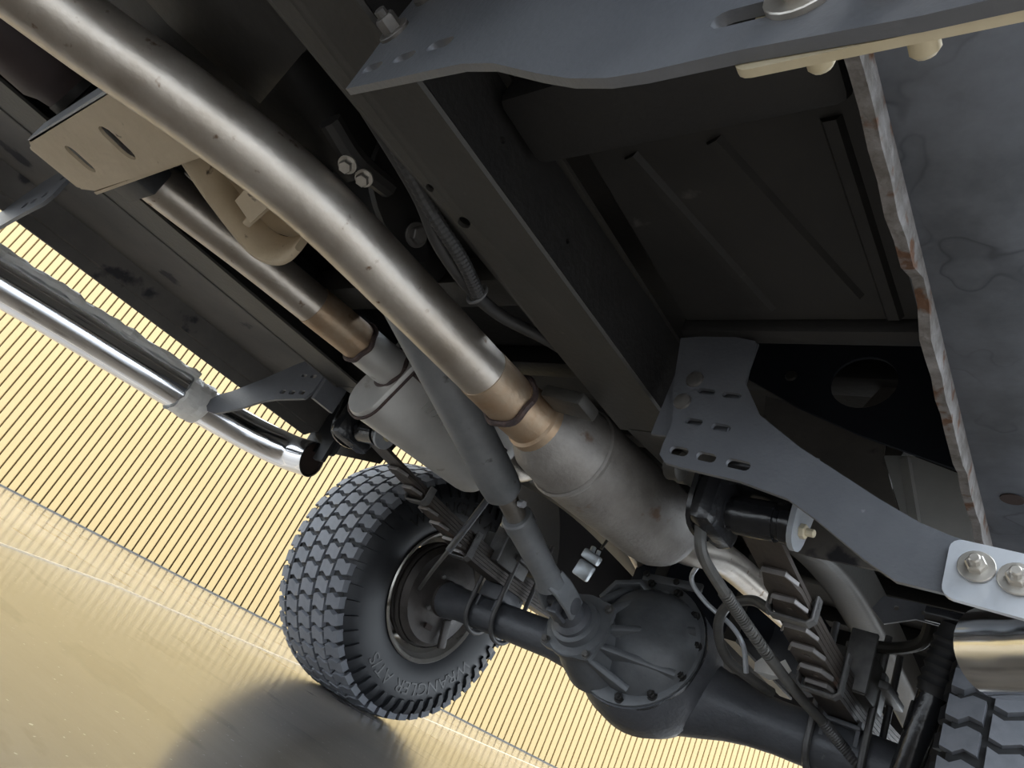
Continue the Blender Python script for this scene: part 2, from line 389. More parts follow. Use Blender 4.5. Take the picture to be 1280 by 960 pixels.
# ================================================================== CHASSIS FRAME
fr = thing('chassis_frame', 'black steel ladder frame with holes along its bottom flange', 'frame', (-.945, .7, .575))
def rail(xo, s, wd, zb, tail=True):
    # xo outer face, s direction inward
    holes = []
    if s < 0:
        holes = [slot(-.565,.353,.020,.014,R(-35)), slot(-.572,.300,.012,.009,R(-35)), slot(-.57,.02,.02,.014), slot(-.57,-.3,.02,.014)]
    xi = xo + s*wd
    X0, X1 = min(xo,xi), max(xo,xi)
    b = plate_mesh([(X0,-1.7),(X1,-1.7),(X1,.80),(X0,.80)], holes, .005, lambda a, b_, t: Vector((a, b_, zb + .0025 + t + max(0, b_-.3)*.03)))
    # subdivide not needed: straight flange
    r = obj('frame_rail', b, 'frame', fr)
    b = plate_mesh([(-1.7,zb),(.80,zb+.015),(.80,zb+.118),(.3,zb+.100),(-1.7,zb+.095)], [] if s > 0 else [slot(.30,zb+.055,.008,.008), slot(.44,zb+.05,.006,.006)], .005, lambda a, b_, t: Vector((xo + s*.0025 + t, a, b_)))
    obj('web', b, 'under', r)  # web takes a darker material than the flanges
    bm = newbm(); sweep(bm, [(xo+s*.003,-1.7,zb+.002),(xo+s*.003,.80,zb+.017)], circ(.0045, 6)); obj('flange_seam', bm, 'frame', r)
    b = plate_mesh([(X0,-1.7),(X1,-1.7),(X1,.80),(X0,.80)], [], .005, lambda a, b_, t: Vector((a, b_, zb + .10 + t + max(0, b_-.3)*.036))); obj('top_flange', b, 'frame', r)
    # kicked-up rear part
    bm = newbm()
    pts = catmull([((X0+X1)/2, y, z) for y, z in ((.79,zb+.066),(1.0,zb+.09),(1.3,zb+.155),(1.6,zb+.215),(1.9,zb+.235),(2.4,zb+.22),(3.1,zb+.18))], 5)
    sweep(bm, pts, rrect(wd, .105, .02, 3), up=(0,0,1)); obj('rear_rail', bm, 'frame', r)
    return r
rail(-.50, -1, .10, .575)
rail(-1.375, 1, .10, .598)
bm = newbm(); box(bm, (-.64,.715,.578), (.08,.05,.022), Euler((0,R(8),0)).to_matrix(), .006); obj('rail_bump', bm, 'frame', fr)
for y, z in ((1.42,.84),(2.6,.86),(.62,.74)):
    bm = newbm(); sweep(bm, [(-1.32,y,z),(-.58,y,z)], rrect(.07,.06,.012,2), up=(0,0,1)); obj('frame_crossmember', bm, 'frame', fr)
bm = newbm(); lathe(bm, (-.535,.86,.573), (1,0,0), [(0,.022),(.02,.022),(.022,.018)], 16); obj('frame_stub', bm, 'frame', fr)

# ================================================================== TRANSMISSION + CROSSMEMBER
tr = thing('transmission', 'dark oily transmission case with pale bolt heads above the front exhaust pipe', 'transmission', (-.92, -.3, .62))
bm = newbm(); sweep(bm, catmull([(-.92,-1.2,.76),(-.92,-.4,.76),(-.92,.0,.755),(-.92,.18,.745),(-.92,.34,.735)], 4), rrect(.40,.22,.05,4), up=(0,0,1), scale=[1]*9+[.97,.93,.87,.80,.74,.68,.62,.55]); obj('gear_case', bm, 'gearcase', tr)
bm = newbm(); lathe(bm, (-.915,.32,.725), (0,1,-.12), [(0,.085),(.05,.075),(.12,.055),(.20,.048),(.22,.052),(.24,.052)], 24); obj('tail_housing', bm, 'gearcase', tr)
bm = newbm(); sweep(bm, [(-.70,-.9,.635),(-.70,.06,.625),(-.68,.15,.63)], rrect(.24,.012,.004,2), up=(0,0,1)); obj('skid_plate', bm, 'gearcase', tr)
bm = newbm(); sweep(bm, catmull([(-.70,-.9,.66),(-.70,.0,.645),(-.72,.13,.66)],4), rrect(.10,.05,.015,3), up=(0,0,1)); obj('case_rib', bm, 'gearcase', tr)
for p in ((-1.00,.035,.652),(-1.045,-.02,.652),(-.98,-.09,.652),(-1.0,.115,.652)):
    bm = newbm(); hexbolt(bm, p, (0,0,-1), .011, .012, .016); obj('case_bolt', bm, 'bolt', tr)
bm = newbm(); lathe(bm, (-1.02,.005,.655), (0,0,-1), [(0,.02),(.008,.018),(.010,.01)], 16); obj('drain_plug', bm, 'gearcase', tr)
for p in ((-.72,-.015,.605),(-.74,-.05,.60),(-.71,.0,.605)):
    bm = newbm(); hexbolt(bm, Vector(p)+Vector((0,0,.015)), (.2,-.1,-1), .010, .012, .014, .012); obj('case_bolt', bm, 'bolt', tr)
bm = newbm(); tube(bm, [(-.78,-.30,.60),(-.76,-.12,.61),(-.72,-.06,.625),(-.66,-.04,.65)], .016, 12); obj('oil_line', bm, 'rusty', tr)
# dark reddish tube beside the case
fs = thing('front_propshaft', 'dark reddish brown round shaft tube running above the dusty crossmember', 'shaft', (-1.235,-.4,.6))
bm = newbm(); lathe(bm, (-1.235,-1.3,.665), (0,1,0), [(0,.06),(1.33,.06),(1.345,.052),(1.365,.048)], 28); obj('tube', bm, 'redprime', fs)
bm = newbm(); lathe(bm, (-1.235,.062,.665), (0,1,0), [(0,.05),(.012,.05),(.016,.03),(.035,.03)], 20); obj('yoke', bm, 'gearcase', fs)
for z, x in ((.64,-1.395),(.62,-1.37)):
    bm = newbm(); hexbolt(bm, (x,.06 if z > .63 else .10,z), (.6,-.3,-1), .014, .012, .022); obj('flange_bolt', bm, 'dirtybolt', fs)

cm = thing('transmission_crossmember', 'tan dust covered crossmember plate with two oval holes', 'crossmember', (-1.06,.13,.565))
def cmz(b): return .565
bm = plate_mesh([(-1.292,.084),(-1.270,.074),(-.83,.076),(-.83,.184),(-1.255,.178),(-1.292,.168)], [slot(-1.185,.128,.050,.024,R(96)), slot(-1.04,.130,.056,.028,R(96))], .005, lambda a, b, t: Vector((a, b, .5675+t)))
obj('bottom_plate', bm, 'tan', cm)
bm = newbm(); box(bm, (-1.05,.0745,.583), (.44,.005,.036)); obj('front_lip', bm, 'bluegrey', cm)  # front lip in a cooler, bluer grey than the tan plate
bm = newbm(); box(bm, (-1.05,.1835,.582), (.44,.005,.030)); obj('rear_lip', bm, 'tan', cm)
bm = newbm(); box(bm, (-1.30,.125,.578), (.025,.085,.02), bev=.004); obj('end_tab', bm, 'tan', cm)
bm = newbm(); box(bm, (-1.17,.20,.598), (.10,.04,.05), bev=.006); obj('rubber_mount', bm, 'rubber', cm)

mb = thing('mount_bracket', 'tan dusty cast bracket shaped like a trough between the two exhaust pipes', 'bracket', (-.93,.27,.57))
bm = newbm()
# trough: bottom flange wall with turned-up rim
path = catmull([(-.968,.190,.602),(-.982,.25,.592),(-1.0,.325,.586),(-.988,.352,.582),(-.955,.362,.580),(-.91,.356,.578),(-.862,.340,.578)], 5)
sweep(bm, path, rrect(.010,.052,.004,2), up=(0,0,1)); obj('rim', bm, 'tan', mb)
bm = plate_mesh([(-.975,.195),(-1.005,.345),(-.96,.366),(-.88,.345),(-.82,.27),(-.82,.2)], [], .005, lambda a, b, t: Vector((a, b, .612+t))); obj('floor_plate', bm, 'tan', mb)
bm = newbm(); box(bm, (-.905,.285,.590), (.12,.012,.04), Euler((0,0,R(-14))).to_matrix(), .003); box(bm, (-.895,.268,.575), (.09,.035,.005), Euler((R(-20),0,R(-14))).to_matrix()); obj('gusset', bm, 'tan', mb)
bm = newbm(); sweep(bm, [(-.99,.19,.606),(-1.022,.30,.596),(-1.03,.36,.592)], rrect(.020,.014,.004,2), up=(0,0,1)); obj('gasket_edge', bm, 'gearcase', mb)
for p in ((-1.003,.215,.592),(-1.026,.31,.585)):
    bm = newbm(); hexbolt(bm, p, (-.3,0,-1), .009, .008); obj('bracket_bolt', bm, 'dirtybolt', mb)

# ================================================================== EXHAUSTS
ex = thing('exhaust', 'long tan grey exhaust pipe ending in a weathered round muffler', 'exhaust', (-.74,.5,.49), 'exhaust lines')
bm = newbm()
np_ = [(-.98,-.70,.545),(-.905,-.20,.552),(-.85,-.003,.555),(-.785,.134,.555),(-.742,.265,.556),(-.732,.43,.556),(-.730,.60,.557),(-.730,.675,.558)]
tube(bm, np_, .040, 28, 6); obj('pipe', bm, 'steel', ex)
bm = newbm(); tube(bm, [(-.730,.615,.557),(-.730,.69,.558)], .0412, 28, 1); obj('heat_stained_end', bm, 'rusty', ex)
bm = newbm(); P = [(-.730 + .0435*math.cos(t), .690 + .003*math.sin(5*t), .558 + .0435*math.sin(t)) for t in [2*math.pi*k/40 for k in range(41)]]; sweep(bm, P, circ(.0055,8), True); obj('weld_bead', bm, 'weld', ex)
md = Vector((.050, .50, .026)).normalized(); mo = Vector((-.730,.69,.558))
bm = newbm(); lathe(bm, mo, md, [(0,.043),(.055,.045),(.058,.050),(.075,.051)], 32); obj('inlet_collar', bm, 'rusty', ex)
mf = newbm()
prof = [(.070,.050),(.085,.062),(.10,.071),(.16,.079),(.165,.0815),(.172,.0815),(.43,.0815),(.46,.079),(.485,.070),(.50,.055),(.505,.03),(.506,0)]
x_, y_, d_ = frame_for(md); lathe(mf, mo, md, prof, 40); ob = obj('muffler_body', mf, 'dull', ex)
bm = newbm(); lathe(bm, mo, md, [(.160,.080),(.163,.0835),(.168,.0835),(.171,.0815)], 40, False); obj('seam_ring', bm, 'dull', ex)
e0 = mo + md*.50
bm = newbm(); tube(bm, [e0, e0+md*.06, Vector((-.662,1.40,.632)), Vector((-.655,1.70,.658)), Vector((-.65,2.0,.678)), Vector((-.64,2.4,.68)), Vector((-.62,2.8,.66)), Vector((-.60,3.1,.64))], .034, 20, 6); obj('tail_pipe', bm, 'steel', ex)

ef = thing('exhaust', 'shorter exhaust pipe welded to a flat sided silver muffler', 'exhaust', (-1.16,.6,.53), 'exhaust lines')
fp = [(-1.250,.112,.640),(-1.222,.239,.634),(-1.185,.40,.634),(-1.165,.55,.636),(-1.158,.66,.640)]
bm = newbm(); tube(bm, fp, .0375, 28, 6); obj('pipe', bm, 'steel', ef)
bm = newbm(); tube(bm, [(-1.1655,.545,.636),(-1.160,.63,.639),(-1.158,.665,.640)], .0388, 28, 3); obj('heat_stained_end', bm, 'rusty', ef)
ma = Vector((0,.367,.022)).normalized(); m0 = Vector((-1.158,.665,.640))
def ring(o, d, r, tr, name, par, wob=.002):
    x, y, d = frame_for(d); bm = newbm()
    P = [Vector(o) + (x*math.cos(t)+y*math.sin(t))*r + d*wob*math.sin(6*t) for t in [2*math.pi*k/40 for k in range(41)]]
    sweep(bm, P, circ(tr, 8)); return obj(name, bm, 'weld', par)
ring(m0, ma, .040, .0055, 'weld_bead', ef)
bm = newbm(); lathe(bm, m0, ma, [(0,.0405),(.085,.0415),(.095,.0415)], 32); obj('inlet_collar', bm, 'silver', ef)
ring(m0+ma*.092, ma, .043, .005, 'weld_bead', ef)
# flat-sided shell standing on edge: long axis A
A = Vector((.42,0,.907)).normalized(); Bv = A.cross(ma).normalized()   # Bv points to +x/-z side
if Bv.x < 0: Bv = -Bv
def shell(pts_s, w, h, r, o):
    bm = newbm(); rings = []
    for t, s in pts_s:
        rings.append([bm.verts.new(o + ma*t + Bv*(a*s) + A*(b*(1-(1-s)*.45))) for a, b in rrect(w, h, r, 7)])
    n = len(rings[0])
    for p, q in zip(rings, rings[1:]):
        for k in range(n): bm.faces.new((p[k], p[(k+1)%n], q[(k+1)%n], q[k]))
    bm.faces.new(rings[0]); bm.faces.new(rings[-1])
    return bm
mc = m0 + ma*.092 + Bv*.0
obj('muffler_body', shell([(0,.90),(.006,.97),(.012,1),(.345,1),(.365,.96),(.382,.84),(.388,.70)], .112, .245, .052, mc), 'silver', ef)
bm = newbm(); P = [mc + ma*.010 + Bv*a*1.01 + A*b*1.01 for a, b in rrect(.112,.245,.052,7)]; sweep(bm, P+[P[0]], circ(.0035,6)); obj('cap_seam', bm, 'weld', ef)
bm = newbm(); sweep(bm, [mc + ma*t + Bv*.0565 + A*(.022+.001*math.sin(t*90)) for t in [.012+.33*k/24 for k in range(25)]], circ(.0048,6)); obj('side_seam', bm, 'weld', ef)
b = text_bm('FLOWMASTER', .030, .0018)
for v in b.verts:
    x, y, z = v.co; v.co = mc + ma*(.165 + x*.86) + A*(-.024 + y) + Bv*(.0562 + z)
obj('stamped_lettering', b, 'silver', ef)
bm = newbm(); tube(bm, [mc+ma*.37, mc+ma*.46, Vector((-1.18,1.33,.75)), Vector((-1.22,1.5,.82)), Vector((-1.25,1.8,.84)), Vector((-1.28,2.6,.70))], .034, 20, 6); obj('tail_pipe', bm, 'steel', ef)

# ================================================================== REAR AXLE
YA, ZA = 1.70, .394
ax = thing('rear_axle', 'dark cast rear axle with a bolted differential and brake backing plates', 'axle', (-.945, YA, .22))
xd = -.885
bm = newbm(); lathe(bm, (-1.66,YA,ZA), (1,0,0), [(0,.055),(.06,.055),(.08,.050),(.46,.050),(.52,.056),(.58,.068),(.64,.086),(.70,.10)], 28); obj('axle_tube', bm, 'axle', ax)
bm = newbm(); lathe(bm, (-.23,YA,ZA), (-1,0,0), [(0,.055),(.05,.055),(.07,.053),(.30,.056),(.34,.056),(.40,.061),(.45,.070),(.50,.084),(.56,.10)], 28); obj('axle_tube', bm, 'axle', ax)
nd = Vector((0,-math.cos(R(11)),math.sin(R(11))))          # pinion direction, tilted up
fc = Vector((xd,1.575,.446))                               # flange centre
ex_ = Vector((1,0,0)); ey_ = nd.cross(ex_); ey_ = ey_ if ey_.z > 0 else -ey_
bm = newbm(); lathe(bm, fc - ey_*.006, -nd, [(-.004,.160),(.02,.166),(.06,.173),(.12,.170),(.18,.145),(.23,.10),(.26,.05),(.265,0)], 48); hs = obj('banjo_housing', bm, 'axle', ax)
bm = newbm(); lathe(bm, fc, nd, [(0,.162),(.012,.162),(.014,.157),(.016,.14)], 48); ca = obj('carrier_flange', bm, 'carrier', ax)
P = [fc + nd*.0 + (Vector((1,0,0))*math.cos(t) + nd.cross(Vector((1,0,0)))*math.sin(t))*(.1625+.0015*math.sin(11*t)) for t in [2*math.pi*k/72 for k in range(73)]]
bm = newbm(); sweep(bm, P, circ(.004,6)); obj('gasket_bead', bm, 'gloss', ax)
ex_ = Vector((1,0,0)); ey_ = nd.cross(ex_); ey_ = ey_ if ey_.z > 0 else -ey_
for k in range(12):
    t = 2*math.pi*(k+.35)/12; p = fc + nd*.012 + (ex_*math.cos(t)+ey_*math.sin(t))*.147
    bm = newbm(); hexbolt(bm, p, nd, .0095, .010, .013, .004); obj('cover_bolt', bm, 'gearcase', ca)
# carrier casting: big dome + offset pinion boss
pc = fc + ex_*(-.074) + ey_*(-.068)                        # pinion axis base
bm = newbm(); lathe(bm, fc + ex_*.02, nd, [(.008,.138),(.03,.128),(.055,.112),(.075,.088),(.09,.055),(.096,0)], 36); obj('carrier_dome', bm, 'carrier', ax)
bm = newbm(); lathe(bm, pc, nd, [(.0,.092),(.05,.086),(.09,.076),(.125,.068),(.13,.080),(.142,.080),(.144,.076),(.146,.058),(.165,.056),(.168,.050)], 36); obj('pinion_boss', bm, 'carrier', ax)
# square flange plate of the pinion bearing
sq = []
for k in range(32):
    t = 2*math.pi*k/32; r = .080 + .016*max(0, math.cos(4*(t-R(45))))**2; sq.append((r*math.cos(t), r*math.sin(t)))
bm = plate_mesh(sq, [], .012, lambda a, b, t: pc + nd*(.138+t) + ex_*a + ey_*b); pf = obj('bearing_flange', bm, 'carrier', ax)
for k in range(4):
    t = R(45+90*k); bm = newbm(); hexbolt(bm, pc + nd*.143 + (ex_*math.cos(t)+ey_*math.sin(t))*.082, nd, .008, .008, .011); obj('flange_bolt', bm, 'dirtybolt', pf)
# casting ribs
for a, l in ((R(-25),.14),(R(20),.14),(R(75),.12),(R(-75),.13),(R(120),.12)):
    bm = newbm(); d = ex_*math.cos(a)+ey_*math.sin(a); sweep(bm, [pc + d*.05 + nd*.105, (pc + d*.05 + nd*.105).lerp(fc + d*l + nd*.02, .5), fc + d*l + nd*.02], rrect(.018,.05,.006,2), up=nd); obj('casting_rib', bm, 'carrier', ax)
bm = newbm(); lathe(bm, fc + ex_*.075 + ey_*(-.01) + nd*.04, nd, [(0,.030),(.03,.027),(.034,.022)], 20); hexbolt(bm, fc + ex_*.075 + ey_*(-.01) + nd*.072, nd, .014, .008); obj('filler_plug', bm, 'gearcase', ax)
bm = newbm(); sweep(bm, [fc+ex_*.02+ey_*.09+nd*.03, fc+ex_*-.03+ey_*.12+nd*.05, fc+ex_*-.09+ey_*.10+nd*.05, fc+ex_*-.11+ey_*.05+nd*.05], rrect(.016,.03,.005,2), up=nd); obj('casting_web', bm, 'carrier', ax)
bm = newbm(); box(bm, fc + ey_*.165 + ex_*.02 + nd*.012, (.16,.012,.022), Euler((R(-11),R(-4),0)).to_matrix(), .003); tb = obj('lifting_tab', bm, 'carrier', ax)
for k in (-.05,.035):
    bm = newbm(); hexbolt(bm, fc + ey_*.165 + ex_*k + nd*.02, nd, .008, .007); obj('tab_bolt', bm, 'gearcase', tb)
# pinion yoke
ys = pc + nd*.166
bm = newbm(); lathe(bm, ys, nd, [(0,.046),(.012,.046),(.02,.034),(.05,.030)], 24); box(bm, ys + nd*.065 + ey_*.030, (.03,.05,.012), Euler((R(-11),0,0)).to_matrix(), .004); box(bm, ys + nd*.065 - ey_*.030, (.03,.05,.012), Euler((R(-11),0,0)).to_matrix(), .004); obj('pinion_yoke', bm, 'axle', ax)
# backing plates and finned drum
def backing(x, s):
    bm = newbm(); lathe(bm, (x,YA,ZA), (s,0,0), [(-.02,.05),(0,.058),(.004,.10),(.010,.112),(.012,.145),(.022,.152),(.03,.160),(.036,.160)], 40, False)
    bp = obj('backing_plate', bm, 'drum', ax)
    bm = newbm(); lathe(bm, (x+s*.033,YA,ZA), (s,0,0), [(0,.164),(.012,.168),(.014,.160),(.028,.160),(.030,.167),(.036,.167),(.038,.160),(.055,.16),(.057,.05)], 40, False); obj('drum', bm, 'drum', bp)
    for t in (R(40),R(140),R(220),R(320)):
        bm = newbm(); hexbolt(bm, (x-s*.006, YA+.08*math.cos(t), ZA+.08*math.sin(t)), (-s,0,0), .009, .008); obj('backing_bolt', bm, 'dirtybolt', bp)
    bm = newbm(); box(bm, (x-s*.006,YA-.02,ZA-.10), (.006,.03,.016)); obj('inspection_plug', bm, 'dark', bp)
    bm = newbm(); box(bm, (x-s*.010,YA+.055,ZA-.095), (.014,.03,.09), Euler((R(20),0,0)).to_matrix(), .004); obj('cable_lever', bm, 'drum', bp)
backing(-1.645, -1); backing(-.275, 1)

# ================================================================== DRIVESHAFT
ds = thing('driveshaft', 'grey driveshaft with a slip joint running down to the differential', 'driveshaft', (-.915, 1.0, .40))
pj = ys + nd*.075                                         # joint centre at the pinion
top = Vector((-.905,.50,.655)); dv = (pj - top).normalized(); Lg = (pj-top).length
bm = newbm(); lathe(bm, top, dv, [(0,.03),(.02,.040),(Lg-.385,.040),(Lg-.36,.038),(Lg-.35,.030)], 28); obj('tube', bm, 'shaft', ds)
bm = newbm(); lathe(bm, pj - dv*.36, dv, [(0,.021),(.08,.021)], 20); obj('spline', bm, 'shaftbare', ds)
bm = newbm(); lathe(bm, pj - dv*.285, dv, [(0,.030),(.004,.033),(.03,.033),(.034,.031),(.18,.028),(.20,.030),(.215,.034)], 24); sl = obj('slip_yoke', bm, 'shaft', ds)
bm = newbm(); lathe(bm, pj - dv*.268 + Vector((-.03,0,-.012)), (-.9,0,-.35), [(0,.004),(.006,.004),(.008,.006),(.012,.003)], 8); obj('grease_nipple', bm, 'bolt', sl)
bm = newbm(); hexbolt(bm, pj - dv*.33 + Vector((.030,0,.0)), (1,-.2,0), .008, .014); obj('pinch_bolt', bm, 'plate', sl)
jx = Vector((1,0,0))
for s in (-1, 1):
    bm = newbm(); c = pj - dv*.03 + jx*s*.034
    sweep(bm, [pj - dv*.085 + jx*s*.018, pj - dv*.06 + jx*s*.030, pj - dv*.02 + jx*s*.036, pj + dv*.018 + jx*s*.036], rrect(.012,.052,.005,3), up=(0,0,1)); obj('yoke_ear', bm, 'shaft', sl)
    bm = newbm(); lathe(bm, pj + jx*s*.030, jx*s, [(0,.019),(.014,.019),(.016,.012)], 18); obj('bearing_cap', bm, 'axle', sl)
bm = newbm(); lathe(bm, pj - jx*.03, jx, [(0,.013),(.06,.013)], 14); uy = ey_; lathe(bm, pj - uy*.03, uy, [(0,.013),(.06,.013)], 14); obj('joint_cross', bm, 'axle', ds)

# ================================================================== LEAF SPRINGS
def zmain(y):   # neutral line of the main leaf
    t = (y-YA)/.71
    return .492 + .060*t*t
def leaf_spring(xc, label, dz):
    def zmain(y): return .508 + dz + .048*((y-YA)/.71)**2
    t = thing('leaf_spring', label, 'leaf spring', (xc, YA, .40), 'rear leaf springs')
    W = .062
    for i, (f, r_) in enumerate(((.71,.71),(.60,.62),(.53,.55),(.445,.47),(.385,.40),(.315,.33),(.265,.27))):
        bm = newbm(); n = 22; rings = []
        for k in range(n+1):
            y = YA - f + (f+r_)*k/n
            ww = W/2
            if i and (k == 0 or k == n): ww = W*.30
            z = zmain(y) - i*.0095
            rings.append([bm.verts.new((xc+a*ww, y, z+b*.0042)) for a, b in ((-1,-1),(1,-1),(1,1),(-1,1))])
        for p, q in zip(rings, rings[1:]):
            for k in range(4): bm.faces.new((p[k], p[(k+1)%4], q[(k+1)%4], q[k]))
        bm.faces.new(rings[0]); bm.faces.new(rings[-1])
        lf = obj('leaf', bm, 'leaf', t)
        if i:   # worn bright tip edge
            y = YA - f; z = zmain(y) - i*.0095
            bm = newbm(); sweep(bm, [(xc-W*.5, y+.03, z-.004),(xc-W*.30, y-.001, z-.003),(xc+W*.30, y-.001, z-.003),(xc+W*.5, y+.03, z-.004)], rrect(.004,.008,.001,1), up=(0,0,1)); obj('leaf_tip', bm, 'leafedge', lf)
            bm = newbm(); lathe(bm, (xc, y+.035, z-.005), (0,0,-1), [(0,.008),(.003,.006)], 10); obj('rivet', bm, 'leaf', lf)
    # front eye with bushing
    ye, ze = YA-.715, .566+dz
    bm = newbm(); lathe(bm, (xc-W/2, ye, ze), (1,0,0), [(0,.030),(W,.030)], 24); obj('front_eye', bm, 'gloss', t)
    bm = newbm(); lathe(bm, (xc-.062, ye, ze), (1,0,0), [(0,.024),(.003,.030),(.018,.030),(.021,.026),(.10,.026),(.103,.030),(.118,.030),(.122,.02)], 24); obj('bushing', bm, 'gloss', t)
    # hanger bracket
    bm = newbm()
    out = smoothpoly([(ye-.055,ze+.10),(ye-.060,ze+.02),(ye-.045,ze-.035),(ye,ze-.048),(ye+.05,ze-.03),(ye+.075,ze+.03),(ye+.08,ze+.10)], 3)
    b2 = plate_mesh(out, [], .008, lambda a, b_, tt: Vector((xc-.086+tt, a, b_))); hg = obj('hanger', b2, 'gloss', t)
    b2 = plate_mesh(smoothpoly([(ye-.03,ze+.10),(ye-.034,ze+.0),(ye-.02,ze-.034),(ye+.012,ze-.034),(ye+.03,ze),(ye+.04,ze+.10)],3), [], .008, lambda a, b_, tt: Vector((xc+.062+tt, a, b_))); obj('hanger_cheek', b2, 'bluegrey', hg)
    bm = newbm(); box(bm, (xc-.064,ye,ze+.022), (.046,.125,.135), None, .022); box(bm, (xc-.02,ye+.02,ze+.062), (.13,.09,.05), None, .018); obj('hanger_shoulder', bm, 'gloss', hg)
    bm = newbm(); box(bm, (xc-.005,ye-.015,ze+.075), (.14,.10,.05), bev=.012); obj('hanger_saddle', bm, 'gloss', hg)
    bm = newbm(); hexbolt(bm, (xc+.066,ye,ze-.006), (1,-.1,-.05), .011, .009, 0, .012); obj('eye_bolt', bm, 'yellowzinc', hg)
    # rebound clips
    for yc in (YA-.48, YA-.245):
        zt = zmain(yc) + .014; zb = zmain(yc) - (.034 if yc < YA-.3 else .070)
        bm = newbm(); h = W/2+.007
        sweep(bm, [(xc-h,yc,zt),(xc-h,yc,zb+.008),(xc-h+.008,yc,zb),(xc+h-.008,yc,zb),(xc+h,yc,zb+.008),(xc+h,yc,zt)], rrect(.006,.026,.002,1), up=(0,1,0)); cl = obj('rebound_clip', bm, 'ubolt', t)
        bm = newbm(); lathe(bm, (xc-h-.004,yc,zt-.012), (1,0,0), [(0,.006),(2*h+.008,.006)], 8); obj('clip_bolt', bm, 'ubolt', cl)
    # U-bolts, plates
    zt = zmain(YA)+.012
    for dx in (-.052, .052):
        bm = newbm(); r = .062
        P = [(xc+dx,YA-r,zt+.115),(xc+dx,YA-r,ZA)] + [(xc+dx,YA-r*math.cos(R(a)),ZA-r*math.sin(R(a))) for a in range(15,180,15)] + [(xc+dx,YA+r,ZA),(xc+dx,YA+r,zt+.115)]
        sweep(bm, P, circ(.0075,10)); ub = obj('u_bolt', bm, 'ubolt', t)
        for s in (-1,1):
            bm = newbm(); hexbolt(bm, (xc+dx,YA+s*r,zt+.024), (0,0,1), .013, .014); obj('nut', bm, 'ubolt', ub)
    bm = newbm(); box(bm, (xc,YA,zt+.012), (.15,.16,.016), bev=.003); obj('spring_plate', bm, 'ubolt', t)
    bm = newbm(); box(bm, (xc+.012,YA-.075,zt+.006), (.088,.15,.085), bev=.006); obj('clamp_block', bm, 'frame', t)
    bm = newbm(); box(bm, (xc+.030,YA-.148,zt+.028), (.050,.012,.12), bev=.003); obj('clamp_tab', bm, 'ubolt', t)
    bm = newbm(); box(bm, (xc,YA,ZA+.046+dz/2), (.075,.12,.010+dz), bev=.003); box(bm, (xc-.033,YA,ZA+.035), (.008,.11,.05)); box(bm, (xc+.033,YA,ZA+.035), (.008,.11,.05)); obj('spring_perch', bm, 'axle', t)
    # bump stop bracket on the plate, rear shackle
    bm = newbm(); box(bm, (xc+.02,YA-.055,zt+.05), (.07,.006,.07)); box(bm, (xc+.02,YA-.03,zt+.05), (.006,.06,.07)); obj('bump_bracket', bm, 'ubolt', t)
    bm = newbm(); yr = YA+.72; lathe(bm, (xc-.04,yr,zmain(yr)+.03), (1,0,0), [(0,.028),(.08,.028)], 20); obj('rear_eye', bm, 'leaf', t)
    for s in (-1,1):
        b2 = plate_mesh(slot(yr+.015, zmain(yr)+.075, .16, .045, R(70)), [], .007, lambda a, b_, tt: Vector((xc+s*.043+tt, a, b_))); obj('shackle_plate', b2, 'ubolt', t)
    return t
leaf_spring(-.438, 'leaf spring with glossy black front hanger under the slotted step bracket', 0)
leaf_spring(-1.435, 'leaf spring running past the all terrain tyre beside the silver muffler', .034)

# ================================================================== WHEELS
def tread_mesh(row, s):
    """one tread block about the wheel axis (x), centred at angle 0 (top, +z)"""
    u0, u1, r0, r1 = row['u0'], row['u1'], row['r0'], row['r1']; a = row['a']
    jag = row['jag']
    bm = newbm(); um = (u0+u1)/2
    pts = [(u0,-a),(um-jag*.2,-a*.72),(um+jag*.2,-a*1.22),(u1,-a*.95),(u1,a*.9),(um+jag*.25,a*.62),(um-jag*.2,a*1.12),(u0,a*.85)]
    def P(u, t, r):
        f = (u-u0)/(u1-u0); rr = r + row.get('slope',0)*f
        return (s*u*1.14, rr*math.sin(t), rr*math.cos(t))
    tp = [bm.verts.new(P(um+(u-um)*.93, t*.92, r1)) for u, t in pts]; bt = [bm.verts.new(P(u, t, r0)) for u, t in pts]
    bm.faces.new(tp)
    for k in range(8): bm.faces.new((tp[k], tp[(k+1)%8], bt[(k+1)%8], bt[k]))
    return bm
TR = .394
